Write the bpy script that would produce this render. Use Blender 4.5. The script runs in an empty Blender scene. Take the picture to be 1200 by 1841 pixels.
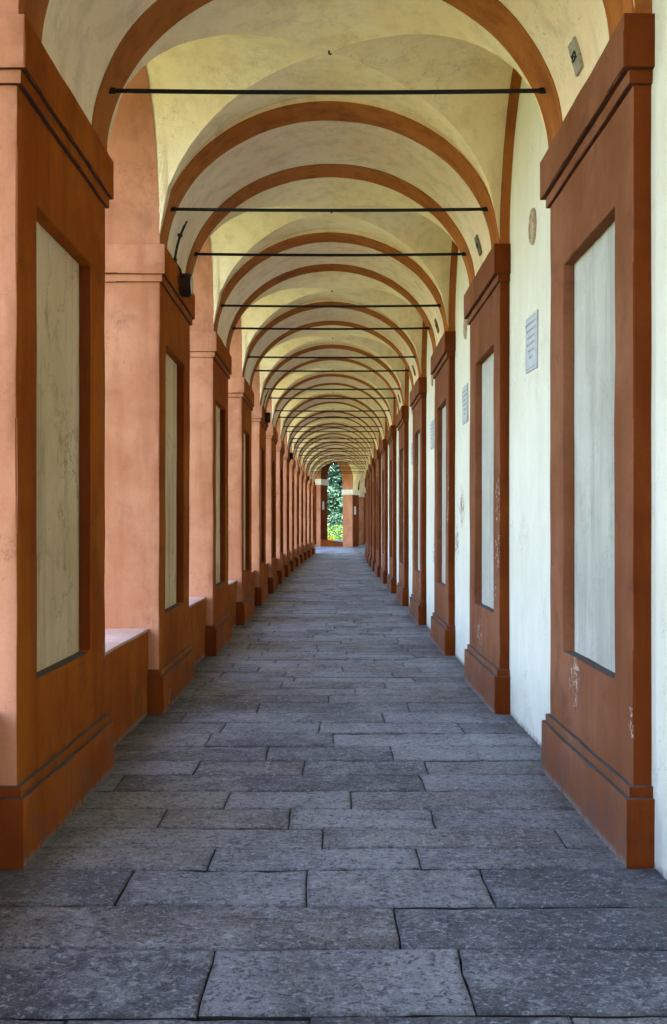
import bpy, bmesh, math, random
from mathutils import Vector, noise, Matrix

SC = bpy.context.scene
COL = SC.collection
R = math.radians
random.seed(7)

# ------------------------------------------------------------------ camera
CAM_H = 1.71
cam_d = bpy.data.cameras.new('camera')
cam_d.sensor_fit = 'HORIZONTAL'
cam_d.sensor_width = 36
cam_d.lens = 36 * 1800 / 1200
cam_d.shift_x = -1 / 1200
cam_d.shift_y = 25 / 1200
cam_d.clip_start = 0.05
cam_d.clip_end = 1500
cam = bpy.data.objects.new('camera', cam_d)
cam.location = (0, 0, CAM_H)
cam.rotation_euler = (R(90), 0, 0)
COL.objects.link(cam)
SC.camera = cam

# ------------------------------------------------------------------ sky and sun
SUN_EL, SUN_AZ = 46, 128          # azimuth clockwise from +Y: behind the right-hand wall
w = bpy.data.worlds.new('World')
SC.world = w
w.use_nodes = True
wn = w.node_tree
wn.nodes.clear()
sky = wn.nodes.new('ShaderNodeTexSky')
sky.sky_type = 'NISHITA'
sky.sun_disc = False
sky.sun_elevation = R(SUN_EL)
sky.sun_rotation = R(SUN_AZ)
sky.air_density = 1.0
sky.dust_density = 2.5
sky.ozone_density = 1.0
bg = wn.nodes.new('ShaderNodeBackground')
bg.inputs['Strength'].default_value = 0.15
wo = wn.nodes.new('ShaderNodeOutputWorld')
wn.links.new(sky.outputs[0], bg.inputs[0])
wn.links.new(bg.outputs[0], wo.inputs[0])
sd = bpy.data.lights.new('sun', 'SUN')
sd.energy = 4.0
sd.angle = R(0.5)
sd.color = (1.0, 0.95, 0.86)
so = bpy.data.objects.new('sun', sd)
dv = Vector((math.sin(R(SUN_AZ)) * math.cos(R(SUN_EL)), math.cos(R(SUN_AZ)) * math.cos(R(SUN_EL)), math.sin(R(SUN_EL))))
so.rotation_euler = (-dv).to_track_quat('-Z', 'Y').to_euler()
so.location = (30, -30, 40)
COL.objects.link(so)
SC.view_settings.view_transform = 'Standard'
SC.view_settings.look = 'None'
SC.view_settings.exposure = 4.42
SC.view_settings.gamma = 1
SC.view_settings.use_curve_mapping = False
SC.cycles.use_denoising = True
SC.cycles.max_bounces = 12
SC.cycles.diffuse_bounces = 8
SC.cycles.glossy_bounces = 3
SC.cycles.sample_clamp_indirect = 8

# ------------------------------------------------------------------ helpers
def link(o, parent=None):
    COL.objects.link(o)
    if parent is not None:
        o.parent = parent
    return o

def finish(name, bm, mats, parent=None, smooth=35, recalc=True):
    if recalc:
        bmesh.ops.recalc_face_normals(bm, faces=bm.faces[:])
    me = bpy.data.meshes.new(name)
    bm.to_mesh(me)
    bm.free()
    for m in (mats if isinstance(mats, (list, tuple)) else [mats]):
        me.materials.append(m)
    if smooth:
        me.polygons.foreach_set('use_smooth', [True] * len(me.polygons))
        me.set_sharp_from_angle(angle=R(smooth))
    return link(bpy.data.objects.new(name, me), parent)

def tag(o, label, cat, group=None):
    o['label'] = label
    o['category'] = cat
    if group:
        o['group'] = group
    return o

def empty(name, loc, label, cat, group=None, rz=0):
    o = bpy.data.objects.new(name, None)
    o.location = loc
    o.rotation_euler = (0, 0, rz)
    o.empty_display_size = .2
    COL.objects.link(o)
    return tag(o, label, cat, group)

def dup(o, parent=None):
    c = o.copy()
    link(c, parent)
    for ch in [k for k in COL.objects if k.parent == o]:
        dup(ch, c)
    return c

def wob(bm, amp=.003, f=1.7, seed=0):
    off = Vector((seed * 3.1, seed * 1.7, seed * 5.3))
    for v in bm.verts:
        v.co += noise.noise_vector(v.co * f + off) * amp + noise.noise_vector(v.co * f * 4 + off) * amp * .35

def steps(a, b, d):
    n = max(1, int(math.ceil(abs(b - a) / d)))
    return [a + (b - a) * i / n for i in range(n + 1)]

def gridface(bm, fn, us, vs, skip=None, mat=0):
    vv = [[bm.verts.new(fn(u, v)) for v in vs] for u in us]
    for i in range(len(us) - 1):
        for j in range(len(vs) - 1):
            if skip and skip((us[i] + us[i + 1]) / 2, (vs[j] + vs[j + 1]) / 2):
                continue
            f = bm.faces.new((vv[i][j], vv[i + 1][j], vv[i + 1][j + 1], vv[i][j + 1]))
            f.material_index = mat

def box(bm, x0, x1, y0, y1, z0, z1, d=None, mat=0):
    xs, ys, zs = ([a, b] if d is None else steps(a, b, d) for a, b in ((x0, x1), (y0, y1), (z0, z1)))
    for x in (x0, x1):
        gridface(bm, lambda u, v: (x, u, v), ys, zs, mat=mat)
    for y in (y0, y1):
        gridface(bm, lambda u, v: (u, y, v), xs, zs, mat=mat)
    for z in (z0, z1):
        gridface(bm, lambda u, v: (u, v, z), xs, ys, mat=mat)

def clean(bm, bev=.007, seg=2):
    bmesh.ops.remove_doubles(bm, verts=bm.verts[:], dist=.0004)
    loose = [v for v in bm.verts if not v.link_faces]
    bmesh.ops.delete(bm, geom=loose, context='VERTS')
    bmesh.ops.recalc_face_normals(bm, faces=bm.faces[:])
    if bev:
        es = [e for e in bm.edges if len(e.link_faces) == 2 and e.calc_face_angle(0) > R(50)]
        bmesh.ops.bevel(bm, geom=es, offset=bev, segments=seg, affect='EDGES', profile=.55, clamp_overlap=True)

def mirror_x(bm):
    for v in bm.verts:
        v.co.x = -v.co.x
    bmesh.ops.reverse_faces(bm, faces=bm.faces[:])

def tube(bm, pts, r, n=8):
    rings = []
    for i, p in enumerate(pts):
        p = Vector(p)
        a = Vector(pts[max(0, i - 1)])
        b = Vector(pts[min(len(pts) - 1, i + 1)])
        t = (b - a).normalized()
        up = Vector((0, 0, 1)) if abs(t.z) < .9 else Vector((0, 1, 0))
        s = t.cross(up).normalized()
        u = s.cross(t)
        rr = r[i] if isinstance(r, (list, tuple)) else r
        rings.append([bm.verts.new(p + (s * math.cos(2 * math.pi * k / n) + u * math.sin(2 * math.pi * k / n)) * rr) for k in range(n)])
    for q, w_ in zip(rings, rings[1:]):
        for k in range(n):
            bm.faces.new((q[k], q[(k + 1) % n], w_[(k + 1) % n], w_[k]))
    bm.faces.new(rings[0][::-1])
    bm.faces.new(rings[-1])

def lathe_x(bm, prof, n=28, cy=0, cz=0):
    """prof: list of (x, radius), turned about an axis along X"""
    rings = [[bm.verts.new((x, cy + r * math.cos(2 * math.pi * k / n), cz + r * math.sin(2 * math.pi * k / n))) for k in range(n)] for x, r in prof]
    for q, w_ in zip(rings, rings[1:]):
        for k in range(n):
            bm.faces.new((q[k], q[(k + 1) % n], w_[(k + 1) % n], w_[k]))
    bm.faces.new(rings[0][::-1])
    bm.faces.new(rings[-1])

# ------------------------------------------------------------------ materials
class NT:
    def __init__(s, name, rough=.85, spec=.25):
        s.m = bpy.data.materials.new(name)
        s.m.use_nodes = True
        s.t = s.m.node_tree
        s.b = s.t.nodes['Principled BSDF']
        s.b.inputs['Roughness'].default_value = rough
        s.b.inputs['Specular IOR Level'].default_value = spec
        g = s.t.nodes.new('ShaderNodeNewGeometry')
        s.pos = g.outputs['Position']
        s.geo = g
    def n(s, typ, **kw):
        x = s.t.nodes.new(typ)
        for k, v in kw.items():
            setattr(x, k, v)
        return x
    def put(s, sock, v):
        if hasattr(v, 'is_linked') or hasattr(v, 'links'):
            s.t.links.new(v, sock)
        elif isinstance(v, (tuple, list)) and len(v) == 3 and sock.type == 'RGBA':
            sock.default_value = (*v, 1)
        else:
            sock.default_value = v
    def mapped(s, scale, off=(0, 0, 0)):
        mp = s.n('ShaderNodeMapping')
        s.t.links.new(s.pos, mp.inputs['Vector'])
        mp.inputs['Scale'].default_value = scale
        mp.inputs['Location'].default_value = off
        return mp.outputs[0]
    def noise(s, scale, detail=5, rough=.6, vec=None, dist=0):
        x = s.n('ShaderNodeTexNoise')
        s.t.links.new(vec if vec is not None else s.pos, x.inputs['Vector'])
        x.inputs['Scale'].default_value = scale
        x.inputs['Detail'].default_value = detail
        x.inputs['Roughness'].default_value = rough
        x.inputs['Distortion'].default_value = dist
        return x.outputs['Fac']
    def ramp(s, v, a, b, lo=0., hi=1.):
        x = s.n('ShaderNodeMapRange', interpolation_type='SMOOTHSTEP')
        s.put(x.inputs['Value'], v)
        x.inputs['From Min'].default_value = a
        x.inputs['From Max'].default_value = b
        x.inputs['To Min'].default_value = lo
        x.inputs['To Max'].default_value = hi
        return x.outputs[0]
    def math(s, op, a, b=0., c=None):
        x = s.n('ShaderNodeMath', operation=op)
        s.put(x.inputs[0], a)
        s.put(x.inputs[1], b)
        if c is not None:
            s.put(x.inputs[2], c)
        return x.outputs[0]
    def mix(s, f, a, b, typ='MIX'):
        x = s.n('ShaderNodeMix', data_type='RGBA', blend_type=typ)
        s.put(x.inputs['Factor'], f)
        s.put(x.inputs['A'], a)
        s.put(x.inputs['B'], b)
        return x.outputs['Result']
    def sep(s):
        x = s.n('ShaderNodeSeparateXYZ')
        s.t.links.new(s.pos, x.inputs[0])
        return x.outputs
    def color(s, c):
        s.put(s.b.inputs['Base Color'], c)
    def bump(s, h, strength=.3, dist=.01):
        x = s.n('ShaderNodeBump')
        x.inputs['Strength'].default_value = strength
        x.inputs['Distance'].default_value = dist
        s.put(x.inputs['Height'], h)
        s.t.links.new(x.outputs[0], s.b.inputs['Normal'])
    def spot(s, c, r):
        """1 at the world point c, 0 beyond radius r"""
        x = s.n('ShaderNodeVectorMath', operation='DISTANCE')
        s.t.links.new(s.pos, x.inputs[0])
        x.inputs[1].default_value = c
        return s.ramp(x.outputs['Value'], r, r * .25)

def plaster(name, base, light, dark, stain, streak=.35, blotch=.35, specks=.5, peel=None, peel_col=(.46, .36, .28), basewear=False, spec=.06, cracks=0.):
    k = NT(name, .9, spec)
    a = k.noise(1.1, 6, .62)
    c = k.mix(k.ramp(a, .36, .66), base, light)
    st = k.noise(1.0, 5, .6, k.mapped((5.5, 5.5, .55)))
    c = k.mix(k.math('MULTIPLY', k.ramp(st, .46, .68), streak), c, dark)
    b2 = k.noise(2.6, 8, .68, dist=.6)
    c = k.mix(k.math('MULTIPLY', k.ramp(b2, .52, .68), blotch), c, stain)
    fine = k.noise(38, 4, .6)
    c = k.mix(k.math('MULTIPLY', k.ramp(fine, .35, .75), .16), c, dark)
    sp = k.noise(17, 2, .5)
    c = k.mix(k.math('MULTIPLY', k.ramp(sp, .74, .78), specks), c, stain)
    if cracks:
        wv = k.n('ShaderNodeTexVoronoi', feature='DISTANCE_TO_EDGE')
        jit = k.n('ShaderNodeVectorMath', operation='ADD')
        nz = k.n('ShaderNodeTexNoise')
        k.t.links.new(k.pos, nz.inputs['Vector'])
        nz.inputs['Scale'].default_value = 2.3
        nz.inputs['Detail'].default_value = 7
        nz.inputs['Roughness'].default_value = .68
        k.t.links.new(k.mapped((1, 1, .55)), jit.inputs[0])
        k.t.links.new(nz.outputs['Color'], jit.inputs[1])
        k.t.links.new(jit.outputs[0], wv.inputs['Vector'])
        wv.inputs['Scale'].default_value = 1.9
        line = k.math('MULTIPLY', k.ramp(wv.outputs['Distance'], .012, .003), k.ramp(k.noise(.9, 3, .5, k.mapped((1, 1, 1), (5, 9, 2))), .47, .56))
        c = k.mix(k.math('MULTIPLY', line, cracks), c, tuple(q * .35 for q in stain))
    h = k.math('MULTIPLY_ADD', k.noise(9, 6, .6), .8, k.math('MULTIPLY', k.noise(70, 3, .6), .22))
    if basewear:
        z = k.sep()[2]
        low = k.ramp(z, .55, .02)
        m = k.math('MULTIPLY', low, k.ramp(k.noise(3.2, 7, .7), .42, .64))
        c = k.mix(k.math('MULTIPLY', m, .55 * basewear), c, (.12, .075, .06) if basewear == 1 else (.34, .33, .29))
        edge = k.ramp(z, .06, .0)
        c = k.mix(k.math('MULTIPLY', edge, k.ramp(k.noise(11, 4), .3, .6)), c, (.2, .18, .16))
    if peel:
        tot = None
        for p, r in peel:
            q = k.spot(p, r)
            tot = q if tot is None else k.math('MAXIMUM', tot, q)
        pn = k.noise(14, 8, .72, dist=.9)
        mask = k.ramp(k.math('MULTIPLY_ADD', tot, .36, pn), .87, .90)
        rim = k.ramp(k.math('MULTIPLY_ADD', tot, .36, pn), .74, .90)
        c = k.mix(k.math('MULTIPLY', rim, .6), c, stain)
        c = k.mix(mask, c, k.mix(k.ramp(k.noise(24, 4), .4, .6), peel_col, (.30, .13, .07)))
        h = k.math('SUBTRACT', h, k.math('MULTIPLY', mask, .8))
    oi = k.n('ShaderNodeObjectInfo')
    hs = k.n('ShaderNodeHueSaturation')
    k.put(hs.inputs['Color'], c)
    k.put(hs.inputs['Value'], k.ramp(oi.outputs['Random'], 0, 1, .94, 1.05))
    k.color(hs.outputs[0])
    k.bump(h, .42, .012)
    return k.m

def simple(name, c, rough=.6, metal=0, var=.25, spec=.3, bump=.1, scale=30):
    k = NT(name, rough, spec)
    k.b.inputs['Metallic'].default_value = metal
    k.color(k.mix(k.math('MULTIPLY', k.ramp(k.noise(scale, 5, .6), .35, .7), var), c, tuple(x * .45 for x in c)))
    k.bump(k.noise(scale * 2, 4), bump, .004)
    return k.m

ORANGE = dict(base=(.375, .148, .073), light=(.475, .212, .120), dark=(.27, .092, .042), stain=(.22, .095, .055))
M_OR_L = plaster('lit_orange_plaster', **ORANGE, streak=.42, blotch=.36, basewear=True, cracks=.4)  # lit copy of the pier orange, for faces towards the openings
M_OR_IN = plaster('shaded_orange_plaster', base=(.265, .056, .004), light=(.36, .098, .008), dark=(.145, .028, .003), stain=(.15, .042, .010), streak=.30, blotch=.55, basewear=True, peel=[((-1.6, 7.0, .9), .25), ((-1.58, 9.4, .1), .25)], peel_col=(.42, .20, .09))  # shaded copy of the same orange, for corridor faces
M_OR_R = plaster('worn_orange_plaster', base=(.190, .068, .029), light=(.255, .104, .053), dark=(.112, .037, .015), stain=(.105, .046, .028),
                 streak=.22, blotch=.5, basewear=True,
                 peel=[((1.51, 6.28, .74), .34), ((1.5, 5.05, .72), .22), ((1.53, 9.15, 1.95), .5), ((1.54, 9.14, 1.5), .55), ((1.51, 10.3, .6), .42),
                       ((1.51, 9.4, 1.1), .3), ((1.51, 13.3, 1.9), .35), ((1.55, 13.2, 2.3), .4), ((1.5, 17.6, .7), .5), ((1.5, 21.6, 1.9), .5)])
M_OR_BAND = plaster('orange_band_paint', base=(.34, .110, .024), light=(.41, .145, .038), dark=(.17, .048, .013), stain=(.15, .055, .026), streak=.45, blotch=.4)
M_CREAM = plaster('cream_vault_plaster', base=(.83, .665, .41), light=(.88, .755, .53), dark=(.55, .41, .23), stain=(.42, .33, .19), streak=.30, blotch=.24, specks=.7, cracks=.3)
M_RIB = plaster('cream_arch_plaster', base=(.83, .655, .445), light=(.88, .745, .55), dark=(.50, .39, .25), stain=(.40, .31, .20), streak=.32, blotch=.26, specks=.7, cracks=.3)
M_WALL = plaster('white_wall_plaster', base=(.685, .65, .525), light=(.745, .715, .60), dark=(.60, .57, .44), stain=(.54, .52, .40), streak=.3, blotch=.16, specks=.5, basewear=.4, cracks=.35,
                 peel=[((1.6, 12.5, 1.95), .5), ((1.6, 13.0, 1.5), .45), ((1.6, 15.9, 1.3), .5)], peel_col=(.25, .25, .24))
M_PANEL_L = plaster('grey_panel_plaster', base=(.66, .49, .28), light=(.76, .60, .38), dark=(.40, .285, .15), stain=(.32, .22, .115), streak=.6, blotch=.55, cracks=.8, specks=.5)
M_PANEL_R = plaster('pale_panel_plaster', base=(.42, .40, .335), light=(.52, .50, .43), dark=(.32, .305, .25), stain=(.23, .21, .16), streak=.6, blotch=.22, cracks=.3, specks=.4,
                    peel=[((1.59, 9.5, 2.0), .22), ((1.59, 9.6, 1.75), .2)], peel_col=(.2, .2, .18))
M_CREASE = simple('crease_shade_dirt', (.085, .022, .010), .95, var=.5, scale=18)  # shadow lines painted under the capital steps, along with crease dirt
M_SHADE = plaster('maroon_shade_paint', base=(.130, .027, .005), light=(.165, .038, .008), dark=(.075, .015, .003), stain=(.06, .015, .005), streak=.5, blotch=.3)  # shade put into the orange, for faces turned from the light
M_GRIME = simple('ledge_grime', (.075, .062, .058), .95, var=.5, scale=24)
M_SILL = plaster('skylit_sill_plaster', base=(.46, .26, .19), light=(.55, .36, .29), dark=(.34, .17, .11), stain=(.3, .19, .14))  # same orange as the parapet, skylight painted in as a paler tone
M_IRON = simple('black_iron', (.012, .012, .013), .55, .3, spec=.3)
M_STONE_TAB = simple('pale_tablet_stone', (.40, .36, .30), .8, var=.7, scale=40)
M_STONE_DARK = simple('dark_tablet_stone', (.17, .14, .09), .8, var=.7, scale=40)
M_INK = simple('dark_lettering', (.035, .03, .03), .8)
M_MARBLE = simple('grey_white_marble', (.52, .545, .56), .5, var=.25, scale=14)
M_MARBLE_INK = simple('engraved_letter', (.32, .35, .39), .8)
M_TERRA = simple('terracotta_relief', (.56, .43, .30), .85, var=.75, scale=22)
M_IMPOST = plaster('pale_impost_stone', base=(.60, .56, .45), light=(.70, .66, .55), dark=(.4, .37, .3), stain=(.35, .32, .26))
M_LAMP = simple('brown_lamp_housing', (.05, .012, .008), .45, .1, spec=.4)
M_LAMP_BLACK = simple('black_lamp_ring', (.012, .010, .010), .5, spec=.4)
M_GLASS = simple('lamp_glass', (.52, .54, .50), .15, spec=.5, var=.1)
M_TILE = simple('roof_clay', (.33, .13, .07), .9, var=.5, scale=6)
M_JOINT = simple('joint_dirt', (.035, .034, .036), .95, var=.5, scale=40)
M_BARK = simple('bark', (.09, .065, .045), .95, var=.6, scale=12, bump=.6)

def stone_mat():
    k = NT('grey_paving_stone', .6, .4)
    oi = k.n('ShaderNodeObjectInfo')
    rnd = k.math('FRACT', k.math('ADD', oi.outputs['Random'], k.geo.outputs['Random Per Island']))
    c = k.mix(rnd, (.072, .082, .105), (.285, .303, .340))
    tint = k.math('FRACT', k.math('MULTIPLY', rnd, 7.13))
    c = k.mix(k.math('MULTIPLY', k.ramp(tint, .45, .9), .6), c, (.155, .138, .122))
    big = k.noise(1.5, 8, .72, dist=.5)
    c = k.mix(k.math('MULTIPLY', k.ramp(big, .46, .64), .65), c, (.33, .35, .385))
    c = k.mix(k.math('MULTIPLY', k.ramp(big, .46, .34), .55), c, (.055, .058, .068))
    gr = k.noise(1.0, 5, .66, k.mapped((30, 36, 34)), dist=1.1)
    c = k.mix(k.math('MULTIPLY', k.ramp(gr, .48, .39), .86), c, (.030, .034, .044))
    c = k.mix(k.math('MULTIPLY', k.ramp(gr, .54, .64), .80), c, (.40, .43, .48))
    fl = k.noise(110, 3, .75)
    c = k.mix(k.math('MULTIPLY', k.ramp(fl, .56, .66), .45), c, (.42, .44, .48))
    c = k.mix(k.math('MULTIPLY', k.ramp(fl, .45, .36), .45), c, (.034, .037, .046))
    dk = k.noise(4.5, 9, .74, dist=.7)
    c = k.mix(k.math('MULTIPLY', k.ramp(dk, .54, .68), .6), c, (.05, .05, .058))
    wear = k.noise(2.2, 7, .7, dist=.4, vec=k.mapped((1, 1, 1), (31, 7, 3)))
    c = k.mix(k.math('MULTIPLY', k.ramp(wear, .60, .72), .55), c, (.40, .40, .40))
    at = k.n('ShaderNodeAttribute', attribute_name='edge')
    en = k.math('MULTIPLY', at.outputs['Fac'], k.ramp(k.noise(9, 5, .7), .30, .62, .25, 1.))
    c = k.mix(k.math('MULTIPLY', en, .5), c, (.040, .039, .042))
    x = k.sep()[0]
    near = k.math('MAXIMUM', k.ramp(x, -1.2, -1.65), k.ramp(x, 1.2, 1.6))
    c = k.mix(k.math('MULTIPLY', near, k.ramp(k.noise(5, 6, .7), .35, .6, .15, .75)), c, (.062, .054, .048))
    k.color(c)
    k.put(k.b.inputs['Roughness'], k.ramp(dk, .3, .7, .42, .75))
    h = k.math('ADD', k.math('MULTIPLY', gr, .7), k.math('MULTIPLY', fl, .35))
    h = k.math('ADD', h, k.math('MULTIPLY', k.noise(5, 5, .6), 1.1))
    k.bump(h, 1.0, .02)
    return k.m
M_STONE = stone_mat()

def leaf_mat(name, a, b):
    k = NT(name, .75, .1)
    c = k.mix(k.geo.outputs['Random Per Island'], a, b)
    k.color(c)
    tr = k.n('ShaderNodeBsdfTranslucent')
    k.put(tr.inputs['Color'], c)
    mx = k.n('ShaderNodeMixShader')
    mx.inputs[0].default_value = .3
    k.t.links.new(k.b.outputs[0], mx.inputs[1])
    k.t.links.new(tr.outputs[0], mx.inputs[2])
    k.t.links.new(mx.outputs[0], k.t.nodes['Material Output'].inputs[0])
    return k.m
M_CONIFER = leaf_mat('blue_green_needles', (.010, .032, .020), (.040, .082, .052))
M_BROAD = leaf_mat('green_leaves', (.022, .055, .012), (.07, .115, .025))
M_LIME = leaf_mat('bright_green_leaves', (.026, .066, .017), (.066, .122, .03))
M_YELLOW = leaf_mat('yellow_leaves', (.26, .22, .012), (.36, .30, .02))

def ground_mat():
    k = NT('garden_grass', .95, .1)
    k.color(k.mix(k.ramp(k.noise(.6, 7, .7), .35, .65), (.07, .10, .03), (.15, .15, .06)))
    k.bump(k.noise(12, 6), .6, .05)
    return k.m
M_GRASS = ground_mat()

# ------------------------------------------------------------------ plan (metres; Y runs along the portico)
P0, PITCH, NB = 5.0, 4.08, 14
XL, XR, XC = -1.60, 1.51, -.045             # shaft faces and axis
A_, B_, SPR = 1.555, 1.30, 4.27             # arch half span, rise, springing
WALL = 1.602
EL, LV = .05, 1.07                          # pier shaft inset along Y, half opening
def drift(y):
    return .32 * max(0, (y - 36) / 22) ** 2 if y < 60 else .32 * (24 / 22) ** 2 + (y - 60) * .03
def dang(y):
    return -math.atan((drift(y + .5) - drift(y - .5)))
def rise(y):
    return .0017 * max(0, y - 54) ** 2
def py(i):                                  # near edge of pier i (1 = first in the picture)
    return P0 + (i - 1) * PITCH
FIRST = -2
ORD = ['', 'first', 'second', 'third', 'fourth', 'fifth', 'sixth', 'seventh', 'eighth', 'ninth', 'tenth', 'eleventh', 'twelfth', 'thirteenth', 'fourteenth']

# ------------------------------------------------------------------ ground
bm = bmesh.new()
gridface(bm, lambda u, v: (u, v, -.6 - .004 * max(0, -u - 3) ** 1.3 + noise.noise(Vector((u * .05, v * .05, 0))) * .25), [-400, -150, -60] + steps(-30, 30, 3) + [60, 150, 400], [-300, -100, -40] + steps(-20, 140, 5) + [200, 400, 800])
g = finish('ground', bm, M_GRASS)
g['kind'] = 'structure'

# ------------------------------------------------------------------ floor of stone slabs
bm = bmesh.new()
gridface(bm, lambda u, v: (u + drift(v), v, rise(v) - .022), [-2.6, -1.7, 0, 1.6, 2.0], steps(-12, 60, 1.5) )
gridface(bm, lambda u, v: (u + drift(60), v, rise(v) - .022), [-3.0, -1.7, 0, 1.6, 5.0], steps(60, 74, 1))
bmesh.ops.remove_doubles(bm, verts=bm.verts[:], dist=.001)
floor = finish('floor', bm, M_JOINT)
floor['kind'] = 'structure'
bm = bmesh.new()
box(bm, -2.6, 2.3, -12, 74, -1.4, -.12)
fb = finish('floor_bed', bm, M_JOINT)
fb['kind'] = 'structure'

def ypx(y):
    return CAM_H * 1800 / (y - 945.5)
rows = []                                   # (near Y, far Y, joints X)
for yn, yf, js in [(1985, 1825, (80, 552, 1060)), (1825, 1704, (372, 840)), (1704, 1627, (-40, 716)), (1627, 1562, (222, 551, 877)), (1562, 1524, (381, 753)), (1524, 1488, (-60, 580, 1010)),
                   (1488, 1453, (290, 523, 780)), (1453, 1421, (407, 631)), (1421, 1392, (215, 760)), (1392, 1367, (352, 546, 767)), (1367, 1341, (480, 707)), (1341, 1318, (375, 600)),
                   (1318, 1299, (400, 574, 830)), (1299, 1281, (330, 690)), (1281, 1263, (465, 735)), (1263, 1250, (590,)), (1250, 1237, (350, 640))]:
    a, b = ypx(yn), ypx(yf)
    rows.append((a, b, [(p - 601) * (a + b) / 2 / 1800 for p in js]))
y = rows[0][0]
while y > .6:
    d = random.uniform(.38, .52)
    rows.insert(0, (y - d, y, [random.uniform(-1.2, -.2), random.uniform(.3, 1.2)]))
    y -= d
y = rows[-1][1]
while y < 70:
    d = random.choice((.24, .28, .32, .36, .42, .50)) + random.uniform(-.03, .03)
    js, x = [], -1.75 + random.uniform(.3, 1.1)
    while x < 1.3:
        js.append(x)
        x += random.uniform(.65, 1.5)
    rows.append((y, y + d, js))
    y += d
stones = []
for a, b, js in rows:
    xs = [-1.76] + sorted(j for j in js if -1.6 < j < 1.5) + [1.64 if b < 60 else 2.2]
    for x0, x1 in zip(xs, xs[1:]):
        if b < 60 or x1 - x0 > .1:
            stones.append((a, b, x0, x1))

def slab(bm, a, b, x0, x1, rng):
    lay = bm.verts.layers.float.get('edge') or bm.verts.layers.float.new('edge')
    st = .085 if b < 9 else (.16 if b < 18 else .3)
    n = max(2, int((x1 - x0) / st))
    m_ = max(2, int((b - a) / (st * 1.3)))
    ed = [(x0 + (x1 - x0) * i / n, a) for i in range(n)] + [(x1, a + (b - a) * i / m_) for i in range(m_)]
    ed += [(x1 + (x0 - x1) * i / n, b) for i in range(n)] + [(x0, b + (a - b) * i / m_) for i in range(m_)]
    cx, cy = (x0 + x1) / 2, (a + b) / 2
    tilt = (rng.uniform(-.006, .006), rng.uniform(-.012, .012), rng.uniform(-.0045, .0035))
    sd_ = rng.uniform(0, 50)
    rings = ((0, -.06), (.0, -.009), (.006, -.001), (.028, .0012))
    ring = [[] for _ in rings]
    for (x, yy) in ed:
        # the joints wander: the same noise moves both neighbours, chips of its own on top
        px = x + noise.noise(Vector((x * 2.0, yy * 2.0, 4.2))) * .014 + noise.noise(Vector((x * 9, yy * 12, 2.2))) * .008
        pyy = yy + noise.noise(Vector((x * 1.1, yy * 2.0, 9.7))) * .018 + noise.noise(Vector((x * 9, yy * 7, 1.7))) * .008
        chip = max(0, noise.noise(Vector((x * 9 + sd_, yy * 9, sd_)))) * .022 + max(0, noise.noise(Vector((x * 23 + sd_, yy * 23, 3)))) * .008
        if abs(x) > 1.6:
            px = x
        dx, dy = cx - px, cy - pyy
        gx, gy = .0018 + chip * .35, (.0025 + .0045 * max(0, noise.noise(Vector((x * .9, yy * 1.7, 5))) + .35)) + chip * .7
        for key, (ins, z) in enumerate(rings):
            sx = px + math.copysign(min(abs(dx), gx + ins), dx)
            sy = pyy + math.copysign(min(abs(dy), gy + ins), dy)
            zz = z if key == 0 else z - (chip * .25 if key == 2 else 0) + tilt[2] + tilt[0] * (sx - cx) + tilt[1] * (sy - cy)
            v = bm.verts.new((sx + drift(min(sy, 60)), sy, zz + rise(sy)))
            v[lay] = (1, 1, .8, 0)[key]
            ring[key].append(v)
    m = len(ed)
    for k in range(len(rings) - 1):
        for i in range(m):
            f = bm.faces.new((ring[k][i], ring[k][(i + 1) % m], ring[k + 1][(i + 1) % m], ring[k + 1][i]))
            f.material_index = 1 if k == 0 else 0
    bm.faces.new(ring[-1])

rng = random.Random(3)
stones.sort(key=lambda s: s[0])
vis = [s for s in stones if s[1] > 3.3]
extra = [s for s in stones if s[1] <= 3.3]
for a, b, x0, x1 in vis[:300]:
    bm = bmesh.new()
    slab(bm, a, b, x0, x1, rng)
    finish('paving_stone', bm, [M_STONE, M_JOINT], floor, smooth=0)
bm = bmesh.new()
for a, b, x0, x1 in vis[300:] + extra:
    slab(bm, a, b, x0, x1, rng)
far = finish('far_paving_stones', bm, [M_STONE, M_JOINT], floor, smooth=0)
far['kind'] = 'stuff'

# ------------------------------------------------------------------ right-hand wall
bm = bmesh.new()
gridface(bm, lambda u, v: (WALL + drift(u), u, v), steps(-12, 60, .5), steps(-.1, 6.1, .4))
gridface(bm, lambda u, v: (1.95 + drift(u), u, v), steps(-12, 60, 4), [-.8, 6.1])
wob(bm, .006, .9, 2)
wl = finish('plaster_wall', bm, M_WALL)
tag(wl, 'long white plastered wall closing the right side behind the orange pilasters', 'wall')

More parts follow.
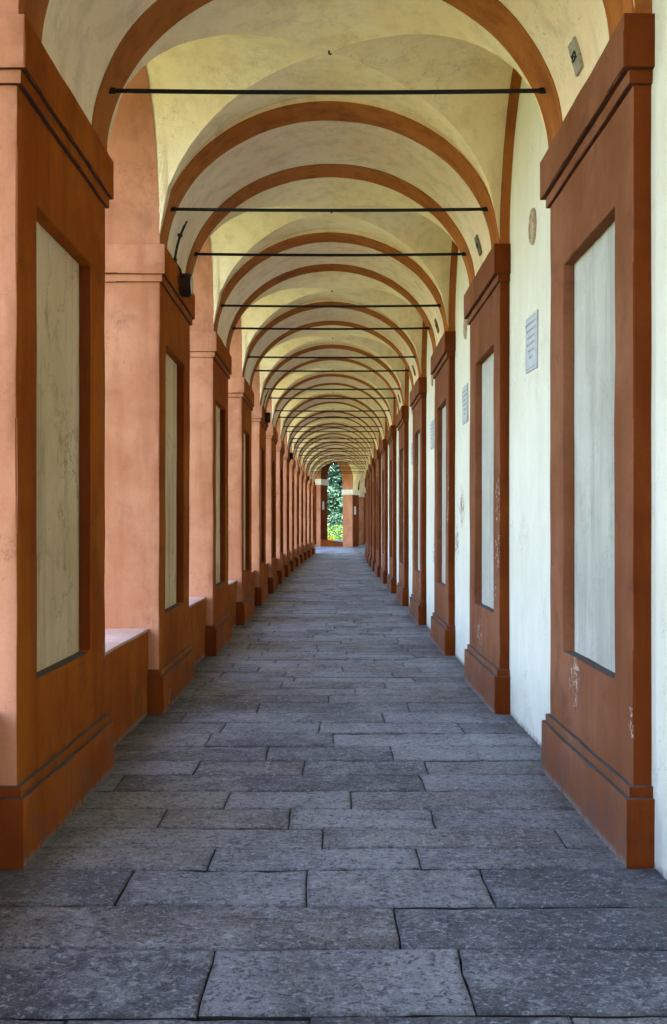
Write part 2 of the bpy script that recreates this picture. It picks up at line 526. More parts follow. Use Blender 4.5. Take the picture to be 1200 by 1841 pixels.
# ------------------------------------------------------------------ one pier of each side
PL, PZ0, PZ1 = (.34, 1.60 - .0), .885, 3.43      # panel: inset along Y, bottom and top
def chip(bm, seed, amp=.008):
    bm.normal_update()
    off = Vector((seed * 7.7, seed * 2.9, seed * 4.1))
    for v in bm.verts:
        ns = [f.normal for f in v.link_faces]
        if ns and min(n_.dot(ns[0]) for n_ in ns) < .85:
            q = max(0, noise.noise(v.co * 5 + off) - .12) + max(0, noise.noise(v.co * 17 + off) - .2) * .5
            v.co -= v.normal * q * amp * 1.6
def pier_mesh(side, seed=0):
    T = 1.02 if side < 0 else .092  # left piers deepened on their unseen side to cut slanting skylight
    cp, rec = (.05, .083) if side < 0 else (.06, .075)
    dep = -T if side < 0 else -.12
    out = {}
    ys = steps(EL, .39, .12) + steps(.39, 1.60, .2)[1:] + steps(1.60, 1.99, .13)[1:]
    zs = steps(.01, PZ0, .2) + steps(PZ0, PZ1, .2)[1:] + steps(PZ1, 4.2, .2)[1:]
    inside = lambda u, v: .39 < u < 1.60 and PZ0 < v < PZ1
    bm = bmesh.new()
    gridface(bm, lambda u, v: (0, u, v), ys, zs, inside)
    pys, pzs = [t for t in ys if .389 < t < 1.601], [t for t in zs if PZ0 - .001 < t < PZ1 + .001]
    for yy in (.39, 1.60):
        gridface(bm, lambda u, v: (-u, yy, v), [0, rec + .003], pzs, mat=3 if side < 0 else 0)  # left reveals get the painted shade colour
    gridface(bm, lambda u, v: (-u, v, PZ1), [0, rec + .003], pys)
    gridface(bm, lambda u, v: (-u, v, PZ0), [0, rec + .003], pys, mat=1)
    for yy in (EL, 1.99):
        gridface(bm, lambda u, v: (u, yy, v), ([dep] + steps(-.10, 0, .05) if side > 0 else steps(dep, -.12, .2) + [-.06, 0]), zs)
    if side < 0:
        gridface(bm, lambda u, v: (-T, u, v), ys, zs, mat=2)
    clean(bm, .009)
    wob(bm, .0055, 1.7, (1 if side < 0 else 4) + seed * 1.37)
    chip(bm, seed + side)
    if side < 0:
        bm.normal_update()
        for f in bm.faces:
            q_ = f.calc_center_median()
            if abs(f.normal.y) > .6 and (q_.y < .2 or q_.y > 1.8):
                f.material_index = 2  # end faces take the lit copy of the orange
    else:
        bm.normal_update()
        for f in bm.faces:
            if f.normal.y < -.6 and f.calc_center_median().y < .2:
                f.material_index = 3  # near faces darkened with the painted shade colour
    out['shaft'] = (bm, [M_OR, M_GRIME, M_OR_L, M_SHADE])
    bm = bmesh.new()
    gridface(bm, lambda u, v: (-rec, u, v), steps(.385, 1.605, .2), steps(PZ0 - .005, PZ1 + .005, .2))
    wob(bm, .003, 2.5, 6)
    out['panel'] = (bm, [M_PL])
    def block(p, z0, z1, grime=False, bev=.007):
        bm = bmesh.new()
        box(bm, dep, p, EL - p, 1.99 + p, z0, z1, .11)
        clean(bm, bev)
        wob(bm, .0055, 1.9, z0 + seed * 2.1)
        chip(bm, seed + z0)
        if grime:
            bm.normal_update()
            for f in bm.faces:
                if f.normal.z > .5:
                    f.material_index = 1
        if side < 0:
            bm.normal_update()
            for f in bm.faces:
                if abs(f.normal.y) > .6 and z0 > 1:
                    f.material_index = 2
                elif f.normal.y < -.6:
                    f.material_index = 4  # shade below the parapet painted onto the plinth's near faces
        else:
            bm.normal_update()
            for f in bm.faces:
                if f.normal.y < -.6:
                    f.material_index = 4  # near faces painted in the shade colour
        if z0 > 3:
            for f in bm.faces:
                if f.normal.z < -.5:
                    f.material_index = 3  # undersides carry the painted shadow line
        return bm
    out['plinth'] = (block(.05, -.05, .345, True), [M_OR, M_GRIME, M_OR_L, M_CREASE, M_SHADE])
    out['plinth_moulding'] = (block(.024, .33, .40, True, .005), [M_OR, M_GRIME, M_OR_L, M_CREASE, M_SHADE])
    out['capital_moulding'] = (block(.026, 3.93, 4.02, bev=.005), [M_OR, M_GRIME, M_OR_L, M_CREASE, M_SHADE])
    out['capital'] = (block(cp, 4.0, SPR, bev=.008), [M_OR, M_GRIME, M_OR_L, M_CREASE, M_SHADE])
    return out

pier_root = {}
for side, cat in ((-1, 'pier'), (1, 'pilaster')):
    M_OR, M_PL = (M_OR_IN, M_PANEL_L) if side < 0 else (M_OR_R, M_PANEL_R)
    roots_ = {}
    for i in list(range(1, NB + 1)) + list(range(FIRST, 1)):
        yy = py(i)
        if i >= 1:
            pos = ORD[i] + ' from the camera'
            if side < 0:
                lab = {1: 'nearest orange pier on the left, widest, its whole grey recessed panel in view',
                       2: 'second left orange pier, with the large brown floodlight on its capital',
                       NB: 'last orange pier of the left row, before the dark gap at the bend'}.get(
                    i, f'{ORD[i]} orange pier of the left row from the camera' + (', floodlight on its capital' if i in (5, 8, 12) else ', beside low parapets'))
            else:
                lab = {1: 'nearest orange pilaster on the right wall, peeling plaster under its white panel',
                       2: 'second orange pilaster on the right wall, chipped along its near edge',
                       NB: 'last orange pilaster of the right row, at the far bend'}.get(
                    i, f'orange pilaster with white panel along the right wall, {pos}')
            grp = 'orange piers of the open left side' if side < 0 else 'orange pilasters along the right wall'
        else:
            lab = 'orange plastered pier beside or behind the camera' if side < 0 else 'orange plastered pilaster beside or behind the camera'
            grp = 'piers behind the camera' if side < 0 else 'pilasters behind the camera'
        loc = ((XL if side < 0 else XR) + drift(yy + 1), yy, rise(yy))
        kind_ = (i - 1) % 4
        if kind_ not in roots_:
            root = roots_[kind_] = empty('arcade_pier' if side < 0 else 'wall_pilaster', loc, lab, cat, grp, dang(yy + 1))
            for nm, (bm, mats) in pier_mesh(side, kind_).items():
                if side > 0:
                    mirror_x(bm)
                finish(nm, bm, mats, root, recalc=nm not in ('panel',))
            r = root
        else:
            r = dup(roots_[kind_])
            r.location = loc
            r.rotation_euler = (0, 0, dang(yy + 1))
            tag(r, lab, cat, grp)
        pier_root[(side, i)] = r
        if i > 1:                                            # nothing in an old portico stands quite true
            jr = random.Random(i * 13 + side)
            r.rotation_euler = (R(jr.uniform(-.16, .16)), R(jr.uniform(-.16, .16)), r.rotation_euler.z + R(jr.uniform(-.3, .3)))
        if rise(yy) > .03:                                   # ramped floor: keep the capital level
            for ch in [k for k in COL.objects if k.parent == r and k.name.startswith('capital')]:
                ch.location.z = -rise(yy)

# ------------------------------------------------------------------ transverse arches with their tie rods
def ell(phi, a=A_, b=B_):
    return XC + a * math.cos(phi), SPR + b * math.sin(phi)
NPHI = 64
phis = [math.pi * i / NPHI for i in range(NPHI + 1)]
def intrados(bm, y0, y1, da=0., dz=0., dy=.1, seed=3):
    gridface(bm, lambda u, v: (ell(u, A_ - da, B_ - da)[0], v, ell(u, A_ - da, B_ - da)[1]), phis, steps(y0, y1, dy))
def arch_body():
    bm = bmesh.new()
    intrados(bm, EL, 1.99, 0, dy=.2)
    for yy in (EL, 1.99):
        gridface(bm, lambda u, v: (lambda x, z: (x + (XC + 2.0 * math.copysign(1, math.cos(u)) * min(1, abs(math.cos(u)) * 1.6) - x) * v, yy, z + (6.1 - z) * v))(*ell(u)), phis, [0, 1])
    for x, z0 in ((-2.62, SPR - .02), (2.0, SPR - .02)):
        gridface(bm, lambda u, v: (x, u, v), [EL, 1.99], [z0, 6.1], mat=1)
    for x0, x1 in ((-2.62, XC - A_), (XC + A_, 2.0)):
        for yy in (EL, 1.99):
            gridface(bm, lambda u, v: (u, yy, v), [x0, x1], [SPR - .01, 6.1])
    bmesh.ops.remove_doubles(bm, verts=bm.verts[:], dist=.0004)
    wob(bm, .006, 1.1, 3)
    return bm
def band(y0, y1):
    """orange band 6 mm proud of the arch, its edges hand-painted uneven"""
    bm = bmesh.new()
    ys = steps(y0, y1, .1)
    d = .006
    def f(u, v):
        x, z = ell(u, A_ - d, B_ - d)
        e = noise.noise(Vector((u * 3.0, v * 3, 2))) * .012 + noise.noise(Vector((u * 11, v * 3, 8))) * .004
        inner = (y1 if y0 < 1 else y0)
        return (x, v + (e if abs(v - inner) < .01 else 0), z)
    gridface(bm, f, phis, ys)
    for yy in (y0, y1):
        gridface(bm, lambda u, v: (lambda p, q, t: (p[0] + (q[0] - p[0]) * v, p[1], p[2] + (q[2] - p[2]) * v))(f(u, yy), (*[ell(u, A_ + .01, B_ + .01)[0]], yy, ell(u, A_ + .01, B_ + .01)[1]), 0), phis, [0, 1])
    bmesh.ops.remove_doubles(bm, verts=bm.verts[:], dist=.0004)
    wob(bm, .006, 1.1, 3)
    return bm
def rod(yy):
    bm = bmesh.new()
    z = 4.66
    h = A_ * math.sqrt(1 - ((z - SPR) / B_) ** 2) + .03
    pts = [(XC + t, yy + noise.noise(Vector((t, 0, 3))) * .006, z - .012 * (1 - (t / h) ** 2)) for t in steps(-h, h, .25)]
    tube(bm, pts, .0155, 8)
    for s in (-1, 1):
        tube(bm, [(XC + s * (h - .075), yy, z), (XC + s * (h - .02), yy, z)], .021, 8)
    return bm
BW = .40
root = None
arch_root = {}
for i in [1] + [k for k in range(FIRST, NB + 1) if k != 1]:
    yy = py(i)
    loc = (drift(yy + 1), yy, 0)
    if i >= 1:
        lab = {1: 'nearest cream cross arch with orange edge bands, cut off by the top of the picture',
               2: 'second cream cross arch, its two orange bands both seen whole', NB: 'farthest cream cross arch with orange bands, framing the opening to the trees'}.get(
            i, f'cream cross arch edged by two orange bands, {ORD[i]} from the camera')
        grp = 'cross arches of the portico'
    else:
        lab, grp = 'cream cross arch with orange bands above or behind the camera', 'arches behind the camera'
    if root is None:
        root = empty('cross_arch', loc, lab, 'arch', grp, dang(yy + 1))
        finish('arch_soffit', arch_body(), [M_RIB, M_OR_L], root, smooth=40)
        finish('orange_band', band(EL - .003, EL + BW), M_OR_BAND, root, smooth=40)
        finish('orange_band', band(1.99 - BW, 1.993), M_OR_BAND, root, smooth=40)
        finish('tie_rod', rod(EL + .2), M_IRON, root)
        finish('tie_rod', rod(1.99 - .2), M_IRON, root)
        r = root
    else:
        r = dup(root)
        r.location = loc
        r.rotation_euler = (0, 0, dang(yy + 1))
        tag(r, lab, 'arch', grp)
        if i == NB:
            for ch in [k for k in COL.objects if k.parent == r and k.name.startswith('tie_rod')]:
                bpy.data.objects.remove(ch)
    arch_root[i] = r

# ------------------------------------------------------------------ groin vault, open side arch and parapet of each bay
AV, BV = A_ + .014, B_ + .014
DROP, CLIMB, EXTRA = .065, .105, .55
def vault_z(v, t, side):
    e = EXTRA * (1 - (t / v) ** 2) if side and v > 1e-6 else 0
    return SPR + (BV - DROP + CLIMB * v * (1 + e)) * math.sqrt(max(0, 1 - t * t))
def web_across(s):                          # web of the long barrel, against the near (s=-1) or far (s=1) arch
    bm = bmesh.new()
    n = 26
    vs = [i / 14 for i in range(15)]
    vv = []
    for v in vs:
        row = []
        m = math.asin(min(1, v))
        for i in range(n + 1):
            t = math.sin(m * (2 * i / n - 1))
            row.append(bm.verts.new((XC + AV * t, LV * v * s, vault_z(v, t, False))))
        vv.append(row)
    for p, q in zip(vv, vv[1:]):
        for i in range(n):
            bm.faces.new((p[i], p[i + 1], q[i + 1], q[i]))
    bmesh.ops.remove_doubles(bm, verts=bm.verts[:], dist=.0004)
    wob(bm, .010, 1.0, 5)
    return bm
def web_side(s):                            # web of the cross barrel, towards the open side (s=-1) or the wall (s=1)
    bm = bmesh.new()
    n = 26
    vv = []
    for v in [i / 14 for i in range(15)]:
        row = []
        m = math.asin(min(1, v))
        for i in range(n + 1):
            t = math.sin(m * (2 * i / n - 1))
            row.append(bm.verts.new((XC + AV * v * s, LV * t, vault_z(v, t, True))))
        vv.append(row)
    for p, q in zip(vv, vv[1:]):
        for i in range(n):
            bm.faces.new((p[i], p[i + 1], q[i + 1], q[i]))
    bmesh.ops.remove_doubles(bm, verts=bm.verts[:], dist=.0004)
    wob(bm, .010, 1.0, 5)
    return bm
sphi = [math.pi * i / 40 for i in range(41)]
def side_soffit(x0, x1, d=.3, inset=.012):
    bm = bmesh.new()
    gridface(bm, lambda u, v: (v, (LV - inset) * math.cos(u), vault_z(1, math.cos(u), True) - inset), sphi, steps(x0, x1, d))
    return bm
roots = {}
for i in [1] + [k for k in range(FIRST, NB) if k != 1]:
    yc = py(i) + (1.99 + PITCH + EL) / 2
    loc = (drift(yc), yc, 0)
    rz = dang(yc)
    seen = i >= 1
    o = ORD[i] if seen else ''
    wh = lambda a, b: a if seen else b
    if not roots:
        v = empty('groin_vault', loc, '', 'vault', None, rz)
        finish('vault_web', web_across(-1), M_CREAM, v, smooth=60)
        finish('vault_web', web_across(1), M_CREAM, v, smooth=60)
        finish('vault_web', web_side(-1), M_CREAM, v, smooth=60)
        finish('vault_web', web_side(1), M_CREAM, v, smooth=60)
        bm = side_soffit(XC + AV - .01, WALL + .01, .05)
        gridface(bm, lambda u, q: (XC + AV - .01, (LV - .012 + .02 * q) * math.cos(u), vault_z(1, math.cos(u), True) - .012 + .02 * q), sphi, [0, 1])
        finish('wall_arch_band', bm, M_OR_BAND, v, smooth=40)
        bm = bmesh.new()
        tube(bm, [(XC, -.02, SPR + BV - DROP + .02), (XC, -.02, SPR + BV - DROP - .02), (XC + .012, -.02, SPR + BV - DROP - .026), (XC + .018, -.02, SPR + BV - DROP - .018)], .007, 6)
        finish('iron_hook', bm, M_IRON, v)
        # open side arch with the wall over it
        a = empty('side_arch', (XL + drift(yc), yc, 0), '', 'arch', None, rz)
        bm = side_soffit(-1.02, .012, .18)
        wob(bm, .004, 2, 1)
        finish('arch_soffit', bm, M_OR_L, a, smooth=40)
        bm = bmesh.new()
        gridface(bm, lambda u, q: (-1.015, (LV - .012) * math.cos(u), (vault_z(1, math.cos(u), True) - .012) * (1 - q) + 6.1 * q), sphi, [0, 1])
        finish('outer_wall', bm, M_OR_L, a)
        p = empty('low_parapet', (XL + drift(yc), yc, rise(yc)), '', 'parapet', None, rz)
        bm = bmesh.new()
        box(bm, -.80, -.10, -LV - .06, LV + .06, -.05, .755, .2)
        clean(bm, .012)
        wob(bm, .006, 1.6, 9)
        finish('parapet_body', bm, M_OR_IN, p)
        bm = bmesh.new()
        box(bm, -.81, -.095, -LV - .04, LV + .04, .748, .775, .2)
        clean(bm, .008)
        wob(bm, .005, 1.6, 9)
        finish('parapet_top', bm, M_SILL, p)
        roots = dict(v=v, a=a, p=p)
    else:
        v, a, p = (dup(roots[k]) for k in 'vap')
        v.location, a.location, p.location = loc, (XL + drift(yc), yc, 0), (XL + drift(yc), yc, rise(yc))
        for q in (v, a, p):
            q.rotation_euler = (0, 0, rz)
    if seen:
        tag(v, {1: 'nearest cream groin vault, its crossing ridges meeting high above the first tie rod'}.get(i, f'cream cross vault between orange banded arches, {o} bay from the camera'), 'vault', 'groin vaults of the portico')
        tag(a, {1: 'orange arch over the first open bay, rising behind the nearest left capital'}.get(i, f'orange arch over the open left side, {o} bay from the camera'), 'arch', 'arches of the open left side')
        tag(p, {1: 'nearest low orange parapet with pale top between first and second left piers'}.get(i, f'low orange parapet with pale top between left piers, {o} from the camera'), 'parapet', 'parapets between the left piers')
    else:
        tag(v, 'cream cross vault above or behind the camera', 'vault', 'vaults behind the camera')
        tag(a, 'orange side arch beside or behind the camera', 'arch', 'side arches behind the camera')
        tag(p, 'low orange parapet beside or behind the camera', 'parapet', 'parapets behind the camera')

# ------------------------------------------------------------------ roof
bm = bmesh.new()
for y0, y1 in zip(steps(-12, 60, 3), steps(-12, 60, 3)[1:]):
    for s, xa, xb in ((0, -3.05, -.1), (1, -.1, 2.4)):
        za, zb = (6.06, 6.95) if s == 0 else (6.95, 6.06)
        f = [bm.verts.new((x + drift(q), q, z)) for x, q, z in ((xa, y0, za), (xb, y0, zb), (xb, y1, zb), (xa, y1, za))]
        bm.faces.new(f)
bmesh.ops.remove_doubles(bm, verts=bm.verts[:], dist=.001)
bmesh.ops.solidify(bm, geom=bm.faces[:], thickness=.12)
rf = finish('roof', bm, M_TILE)
rf['kind'] = 'structure'

# ------------------------------------------------------------------ things fixed to the right-hand wall
def plaque(i):
    yc = py(i) + 3.06
    r = empty('wall_plaque', (WALL + drift(yc), yc, 3.185), '', 'plaque', 'inscribed plaques on the right wall')
    bm = bmesh.new()
    box(bm, -.014, .01, -.225, .225, -.225, .225)
    clean(bm, .004)
    finish('slab', bm, M_MARBLE, r)
    bm = bmesh.new()
    for z0, z1, y0, y1 in ((-.205, -.199, -.205, .205), (.199, .205, -.205, .205), (-.2, .2, -.205, -.199), (-.2, .2, .199, .205)):
        box(bm, -.0155, -.012, y0, y1, z0, z1)
    finish('border_line', bm, M_MARBLE_INK, r)
    bm = bmesh.new()
    rg = random.Random(i)
    for z, hw in ((.15, .16), (.095, .18), (.04, .13), (-.015, .16), (-.07, .10), (-.125, .05)):
        q = -hw
        while q < hw:
            for c in range(rg.choice((2, 3, 4, 6))):
                hgt = rg.uniform(.016, .020)
                box(bm, -.0155, -.012, q, q + .0045, z, z + hgt)
                if rg.random() < .7:
                    zz = z + rg.choice((0, hgt * .5, hgt - .004))
                    box(bm, -.0154, -.012, q + .0055, q + .013, zz, zz + .004)
                q += .015
            q += .014
    finish('inscription', bm, M_MARBLE_INK, r, smooth=0)
    return r
for i in range(1, 6):
    r = plaque(i)
    r['label'] = ['', 'grey-white inscribed plaque on the white wall, nearest and largest', 'inscribed plaque on the white wall just past the second pilaster',
                  'inscribed plaque half hidden behind the third pilaster', 'plaque on the white wall past the fourth pilaster, a thin sliver', 'plaque on the white wall past the fifth pilaster, barely showing'][i]
    if i in (1,):
        r.rotation_euler = (R(2), 0, 0)

def medallion(i):
    yc = py(i) + 3.03
    r = empty('oval_medallion', (WALL + drift(yc), yc, 4.11), '', 'medallion', 'terracotta medallions on the right wall')
    bm = bmesh.new()
    n = 28
    prof = [(.01, 1.0), (-.012, 1.0), (-.020, .94), (-.016, .87), (-.004, .83)]
    rings = [[bm.verts.new((x, .118 * q * math.cos(2 * math.pi * k / n), .145 * q * math.sin(2 * math.pi * k / n))) for k in range(n)] for x, q in prof]
    for a_, b_ in zip(rings, rings[1:]):
        for k in range(n):
            bm.faces.new((a_[k], a_[(k + 1) % n], b_[(k + 1) % n], b_[k]))
    bm.faces.new(rings[-1])
    finish('rim', bm, M_TERRA, r, smooth=50)
    bm = bmesh.new()
    rg = random.Random(40 + i)
    for (cy, cz, ry, rz_) in ((0, .035, .03, .036), (0, -.045, .055, .06), (-.045, -.03, .025, .05), (.05, -.02, .022, .045), (.03, .065, .02, .02), (-.05, .05, .022, .022)):
        m = bmesh.ops.create_uvsphere(bm, u_segments=10, v_segments=6, radius=1)
        for v_ in m['verts']:
            v_.co = Vector((v_.co.x * .014 - .006, (v_.co.y * ry + cy) * .75, v_.co.z * rz_ + cz))
    finish('relief_figure', bm, M_TERRA, r, smooth=60)
    return r
for i in range(1, 5):
    medallion(i)['label'] = ['', 'weathered round terracotta relief on the white wall above the nearest plaque', 'terracotta relief above the second plaque, half behind the second pilaster capital',
                             'terracotta relief just past the third pilaster capital, a narrow edge', 'terracotta relief past the fourth pilaster capital, a dark sliver'][i]

def number_tablet(i):
    ph = .218
    x, z = ell(ph)
    yc = py(i) + 1.06
    nrm = Vector((-math.cos(ph) / A_, 0, -math.sin(ph) / B_)).normalized()      # into the corridor
    tan = Vector((0, -1, 0))
    up = nrm.cross(tan)
    if up.z < 0:
        up = -up
    mtx = Matrix((tan, up, tan.cross(up))).transposed().to_4x4()
    r = empty('number_tablet', (0, 0, 0), '', 'tablet', 'stone number tablets on the arches')
    r.matrix_world = Matrix.Translation((x + drift(yc), yc, z)) @ mtx
    s = 1 if tan.cross(up).dot(nrm) > 0 else -1
    bm = bmesh.new()
    box(bm, -.07, .07, -.095, .095, -.02, .018, .05)
    clean(bm, .006)
    wob(bm, .005, 14, i)
    finish('stone', bm, M_STONE_TAB if i == 1 else M_STONE_DARK, r)
    if i <= 3:
        cu = bpy.data.curves.new('number', 'FONT')
        cu.body = '252' if i == 1 else ('251' if i == 2 else '250')
        cu.size = .062
        cu.align_x = 'CENTER'
        cu.align_y = 'CENTER'
        cu.extrude = .003
        cu.offset = .0004
        tmp = bpy.data.objects.new('number', cu)
        COL.objects.link(tmp)
        me = bpy.data.meshes.new_from_object(tmp.evaluated_get(bpy.context.evaluated_depsgraph_get()))
        bpy.data.objects.remove(tmp)
        me.materials.clear()
        me.materials.append(M_INK)
        t = bpy.data.objects.new('number', me)
        t.location = (0, 0, .0215 * s)
        link(t, r)
    return r
for i in range(1, 6):
    number_tablet(i)['label'] = ['', 'small stone number tablet on the nearest cross arch above the right capital', 'small dark number tablet on the second cross arch above its right capital',
                                 'small number tablet low on the third cross arch, right side', 'small number tablet low on the fourth cross arch, right side', 'small number tablet low on the fifth cross arch, right side'][i]

# ------------------------------------------------------------------ floodlights on the left capitals
def floodlight(i):
    yc = py(i) + .93
    r = empty('floodlight', (XL + .05 + drift(yc), yc, 4.115), '', 'floodlight', 'floodlights on the left capitals', dang(yc))
    r.scale = (.9, .9, .88)
    bm = bmesh.new()
    lathe_x(bm, [(-.002, .085), (.012, .105), (.014, .122), (.075, .126), (.077, .118)], 28)
    for k in range(9):                                       # cooling ribs
        a_ = 2 * math.pi * k / 9
        box(bm, .02, .07, -.004 + .12 * math.cos(a_), .004 + .12 * math.cos(a_), -.012 + .122 * math.sin(a_), .012 + .122 * math.sin(a_))
    finish('housing', bm, M_LAMP, r, smooth=40)
    bm = bmesh.new()
    lathe_x(bm, [(.074, .12), (.078, .139), (.09, .139), (.092, .128), (.098, .128), (.101, .139), (.113, .139), (.115, .12)], 28)
    finish('clamp_ring', bm, M_LAMP_BLACK, r, smooth=40)
    bm = bmesh.new()
    lathe_x(bm, [(.112, .120), (.133, .124), (.139, .120), (.139, .108), (.132, .106)], 28)
    finish('lens_rim', bm, M_LAMP, r, smooth=40)
    bm = bmesh.new()
    lathe_x(bm, [(.130, .108), (.139, .10), (.145, .08), (.148, .04), (.149, .004)], 28)
    finish('lens', bm, M_GLASS, r, smooth=60)
    bm = bmesh.new()
    tube(bm, [(.03, -.06, .10), (.025, -.10, .15), (-.01, -.17, .20), (-.02, -.19, .235)], .013, 8)
    finish('cable', bm, M_LAMP, r)
    bm = bmesh.new()
    pts = []
    for t in range(10):                                      # conduit climbing the arch
        ph = math.pi - (.02 + .044 * t)
        x, z = ell(ph, A_ - .03, B_ - .03)
        pts.append((x - XL - .05, -.20 + .002 * t, z - 4.115))
    tube(bm, pts, .014, 8)
    finish('conduit', bm, M_LAMP_BLACK, r, smooth=40)
    bm = bmesh.new()
    for t in (1, 6):
        p_ = Vector(pts[t])
        box(bm, p_.x - .03, p_.x + .02, p_.y - .03, p_.y + .03, p_.z - .012, p_.z + .012)
    finish('conduit_clip', bm, M_LAMP_BLACK, r)
    return r
for i, l in ((2, 'large brown drum floodlight with conduit, on the second left capital'), (5, 'dark floodlight with conduit on the fifth left capital, second of the row'),
             (8, 'small dark floodlight on the eighth left capital'), (12, 'tiny dark floodlight on the twelfth left capital, farthest')):
    floodlight(i)['label'] = l

# ------------------------------------------------------------------ the bend at the far end
TH = math.tan(R(20))
def wy(x):
    return 68 - (x + .95) * TH
THK = Vector((-math.sin(R(20)), math.cos(R(20)), 0)) * -1    # towards the camera side
def prism(outline, t0, t1):
    """outline of (x, z) points on the slanted wall plane, extruded from t0 to t1 behind it"""
    bm = bmesh.new()
    bk = Vector((math.sin(R(20)), math.cos(R(20)), 0))
    A = [bm.verts.new(Vector((x, wy(x), z)) + bk * t0) for x, z in outline]
    B = [bm.verts.new(Vector((x, wy(x), z)) + bk * t1) for x, z in outline]
    bm.faces.new(A)
    bm.faces.new(B[::-1]).material_index = 1
    for k in range(len(A)):
        bm.faces.new((A[k], B[k], B[(k + 1) % len(A)], A[(k + 1) % len(A)])).material_index = 1
    return bm
ew = empty('bend_arcade', (0, 68, .2), 'orange arcade across the far bend, tall arch open to green trees', 'arcade')
def endpart(nm, bm, m):
    o = finish(nm, bm, [m, M_SHADE if m in (M_OR_L, M_OR_IN) else m], None, smooth=0)  # sides and backs of orange parts painted as shaded
    o.parent = ew
    o.matrix_parent_inverse = Matrix.Translation((0, -68, -.2))
    return o
archL = [(-.95, 4.72), (-.95, 5.0), (-.925, 5.3), (-.85, 5.66), (-.68, 5.93), (-.42, 6.09), (-.15, 6.2), (.06, 6.3)]
archR = [(.17, 6.12), (.34, 5.8), (.48, 5.42), (.57, 5.0), (.61, 4.5), (.62, 4.0)]
endpart('pier', prism([(-1.23, -.2), (-.95, -.2), (-.95, 4.74), (-1.23, 4.74)], 0, 1.35), M_OR_L)
endpart('pier', prism([(.62, -.2), (1.27, -.2), (1.27, 4.0), (.62, 4.0)], 0, 1.35), M_OR_L)
endpart('impost', prism([(-1.28, 4.50), (-.92, 4.50), (-.90, 4.75), (-.90, 4.9), (-1.31, 4.9), (-1.31, 4.75)], -.05, 1.4), M_IMPOST)
endpart('impost', prism([(.58, 3.80), (1.31, 3.80), (1.33, 4.02), (1.35, 4.15), (.55, 4.15), (.56, 4.02)], -.05, 1.4), M_IMPOST)
endpart('arch', prism([(-1.24, 4.8)] + archL + [(.06, 7.0), (-1.24, 7.0)], .004, 1.35), M_OR_L)
outer = [(1.27, 4.0), (1.33, 4.6), (1.32, 5.0), (1.16, 5.55), (.9, 6.07), (.5, 6.6), (.06, 7.0)]
endpart('arch', prism([(.06, 6.3)] + archR + outer, .0, 1.35), M_OR_L)
endpart('upper_wall', prism([(1.27, 4.05), (1.29, 4.0), (1.36, 4.55), (1.5, 5.1), (1.72, 5.5), (1.95, 5.62), (2.6, 5.6), (2.6, 7), (.06, 7.0), (.5, 6.6), (.9, 6.07), (1.16, 5.55), (1.32, 5.0), (1.33, 4.6)], .012, .95), M_CREAM)
endpart('low_wall', prism([(-.96, -.2), (.63, -.2), (.63, .58), (-.96, .81)], .06, .5), M_SHADE)
def endpier_c():
    bm = bmesh.new()
    box(bm, 1.66, 2.1, 69.5, 70.2, -.2, 3.9)
    return bm
endpart('pier', endpier_c(), M_OR_L)
bm = bmesh.new()
box(bm, 1.61, 2.15, 69.44, 70.26, 3.72, 4.08)
endpart('impost', bm, M_IMPOST)
bm = bmesh.new()
box(bm, 1.62, 2.6, 69.52, 70.1, 4.0, 6.4)
endpart('upper_wall', bm, M_CREAM)
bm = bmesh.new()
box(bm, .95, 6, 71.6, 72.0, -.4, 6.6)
endpart('back_wall', bm, M_SHADE)  # dark backdrop, the passage's shade put into its colour
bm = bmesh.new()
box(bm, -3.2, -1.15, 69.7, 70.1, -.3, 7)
endpart('back_wall', bm, M_SHADE)  # shade of the gap beside the pier put into the wall colour
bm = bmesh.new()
box(bm, -3.2, -2.9, 66.4, 69.7, -.3, 6.7)  # unseen side wall added to limit daylight entering the hall
endpart('back_wall', bm, M_SHADE)
bm = bmesh.new()
box(bm, 1.98, 2.9, 59.8, 60.19, -.4, 6.6)  # filler added to close a gap that let sun onto the floor
endpart('back_wall', bm, M_WALL)
bm = bmesh.new()
box(bm, 2.6, 2.9, 60.2, 71.6, -.4, 6.6)
endpart('back_wall', bm, M_WALL)
bm = bmesh.new()
gridface(bm, lambda u, v: (XC + drift(60) + .25 + 2.5 * math.cos(u), v, 4.6 + 1.95 * math.sin(u)), phis[8:-8], steps(59.9, 68.2, 1))
endpart('ceiling', bm, M_CREAM)
bm = bmesh.new()
box(bm, -3.4, 6.2, 59.95, 67.2, 6.72, 6.95)
box(bm, .8, 6.2, 67.0, 72.2, 6.75, 6.98)
endpart('ceiling_slab', bm, M_TILE)
for x, z, t, l in ((-.93, 3.1, .5, 'small white notice on the shaded side of the far left pier'), (1.29, 2.75, .5, 'small white notice on the shaded side of the far middle pier')):
    bm = bmesh.new()
    box(bm, 0, .012, -.17, .17, -.27, .27)
    o = finish('notice', bm, M_MARBLE)
    bk = Vector((math.sin(R(20)), math.cos(R(20)), 0))
    o.location = Vector((x - .018, wy(x - .02), z)) + bk * t
    o.rotation_euler = (0, 0, R(-20))
    tag(o, l, 'notice')

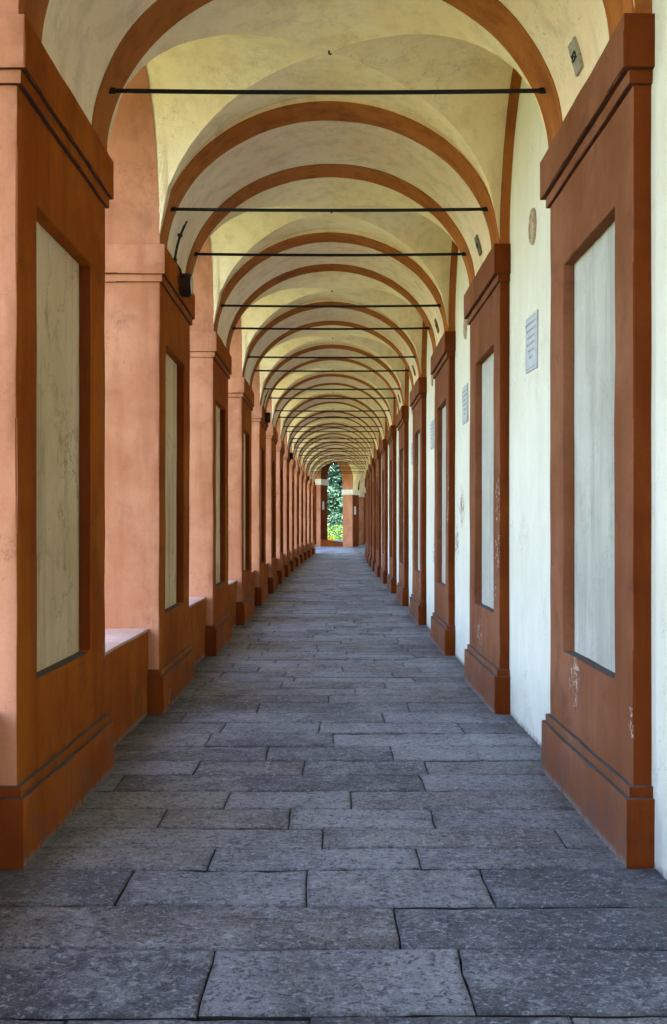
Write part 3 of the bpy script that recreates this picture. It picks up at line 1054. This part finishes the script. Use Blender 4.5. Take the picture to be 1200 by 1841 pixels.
# ------------------------------------------------------------------ trees and shrubs beyond the bend
def leafcloud(bm, c, rad, n, size, rg, droop=0.):
    for _ in range(n):
        while True:
            d = Vector((rg.uniform(-1, 1), rg.uniform(-1, 1), rg.uniform(-1, 1)))
            if d.length < 1:
                break
        p = Vector(c) + Vector((d.x * rad[0], d.y * rad[1], d.z * rad[2]))
        u = Vector((rg.uniform(-1, 1), rg.uniform(-1, 1), rg.uniform(-.5, .5) - droop)).normalized()
        v = u.cross(Vector((rg.uniform(-1, 1), rg.uniform(-1, 1), rg.uniform(-1, 1)))).normalized()
        s = size * rg.uniform(.6, 1.4)
        a = [bm.verts.new(p + q) for q in (-u * s, v * s * .42, u * s, -v * s * .42)]
        bm.faces.new(a)
def tree(name, loc, h, spread, nl, mat, label, seed, conifer=False, leaf=.12, bare=.12):
    rg = random.Random(seed)
    r = empty(name, loc, label, 'tree')
    tb, cb = bmesh.new(), bmesh.new()
    pts = [(noise.noise(Vector((k * .7, seed, 0))) * .02 * h * (k / 8), noise.noise(Vector((seed, k * .7, 3))) * .02 * h * (k / 8), h * k / 8) for k in range(9)]
    tube(tb, pts, [.024 * h * (1 - .92 * k / 8) + .01 for k in range(9)], 8)
    for k in range(nl):
        f = bare + (1 - bare) * (k + .5) / nl
        z = h * f * .97
        ang = k * 2.4 + rg.uniform(-.4, .4)
        ln = spread * ((1.05 - f) if conifer else math.sqrt(max(.05, 1 - (2 * f - 1.05) ** 2))) * rg.uniform(.75, 1.1)
        dr = -.28 if conifer else .35
        limb = [Vector((math.cos(ang) * ln * t, math.sin(ang) * ln * t, z + dr * ln * t * (t if conifer else 1))) for t in (0, .35, .7, 1)]
        tube(tb, limb, [.05, .035, .022, .01], 5)
        for t in ((.25, .5, .72, .9, 1.03) if conifer else (.55, .8, 1.0)):
            q = limb[0].lerp(limb[-1], min(t, 1)) if not conifer else Vector((math.cos(ang) * ln * t, math.sin(ang) * ln * t, z + dr * ln * t * t))
            q += Vector((rg.uniform(-.25, .25), rg.uniform(-.25, .25), rg.uniform(-.15, .15)))
            rr = (.55, .55, .22) if conifer else (.62, .62, .5)
            leafcloud(cb, q, [x * spread / 3 * rg.uniform(.8, 1.3) for x in rr], 46, leaf, rg, .3 if conifer else 0)
    finish('trunk', tb, M_BARK, r)
    finish('crown', cb, mat, r, smooth=0, recalc=False)
    return r
tree('cedar_tree', (1.35, 84, -1.2), 12.5, 4.8, 84, M_CONIFER, 'tall blue-green conifer with drooping boughs filling the far arch', 5, True, .2, .05)
tree('broadleaf_tree', (-2.2, 92, -1.4), 10.5, 4.2, 44, M_BROAD, 'green leafy tree standing behind the conifer on the left', 8, False, .16)
tree('broadleaf_tree', (3.6, 96, -1.4), 9.0, 4.2, 40, M_LIME, 'pale green leafy tree standing behind the conifer on the right', 11, False, .16)
def shrub(loc, rad, n, mat, label, seed, size):
    rg = random.Random(seed)
    r = empty('shrub', loc, label, 'shrub')
    b = bmesh.new()
    s = bmesh.new()
    for k in range(9):
        a = k * 2.4
        tip = Vector((math.cos(a) * rad * .6, math.sin(a) * rad * .6, rad * rg.uniform(1.0, 1.9)))
        tube(s, [(0, 0, -.3), tip * .5 + Vector((0, 0, .1)), tip], [.03, .02, .008], 5)
        leafcloud(b, tip, (rad * .5, rad * .5, rad * .45), n // 18, size, rg)
        leafcloud(b, tip * .6, (rad * .5, rad * .5, rad * .5), n // 18, size, rg)
    finish('stem', s, M_BARK, r)
    finish('foliage', b, mat, r, smooth=0, recalc=False)
shrub((-.52, 75, -.15), .5, 1200, M_YELLOW, 'yellow flowering shrub at the foot of the far arch', 3, .06)
shrub((.5, 77.5, -.9), 1.0, 1600, M_LIME, 'bright green shrub right of the yellow one in the far arch', 4, .10)
shrub((-.2, 79, -.8), 1.2, 1600, M_BROAD, 'mid green shrub behind the yellow one in the far arch', 6, .10)
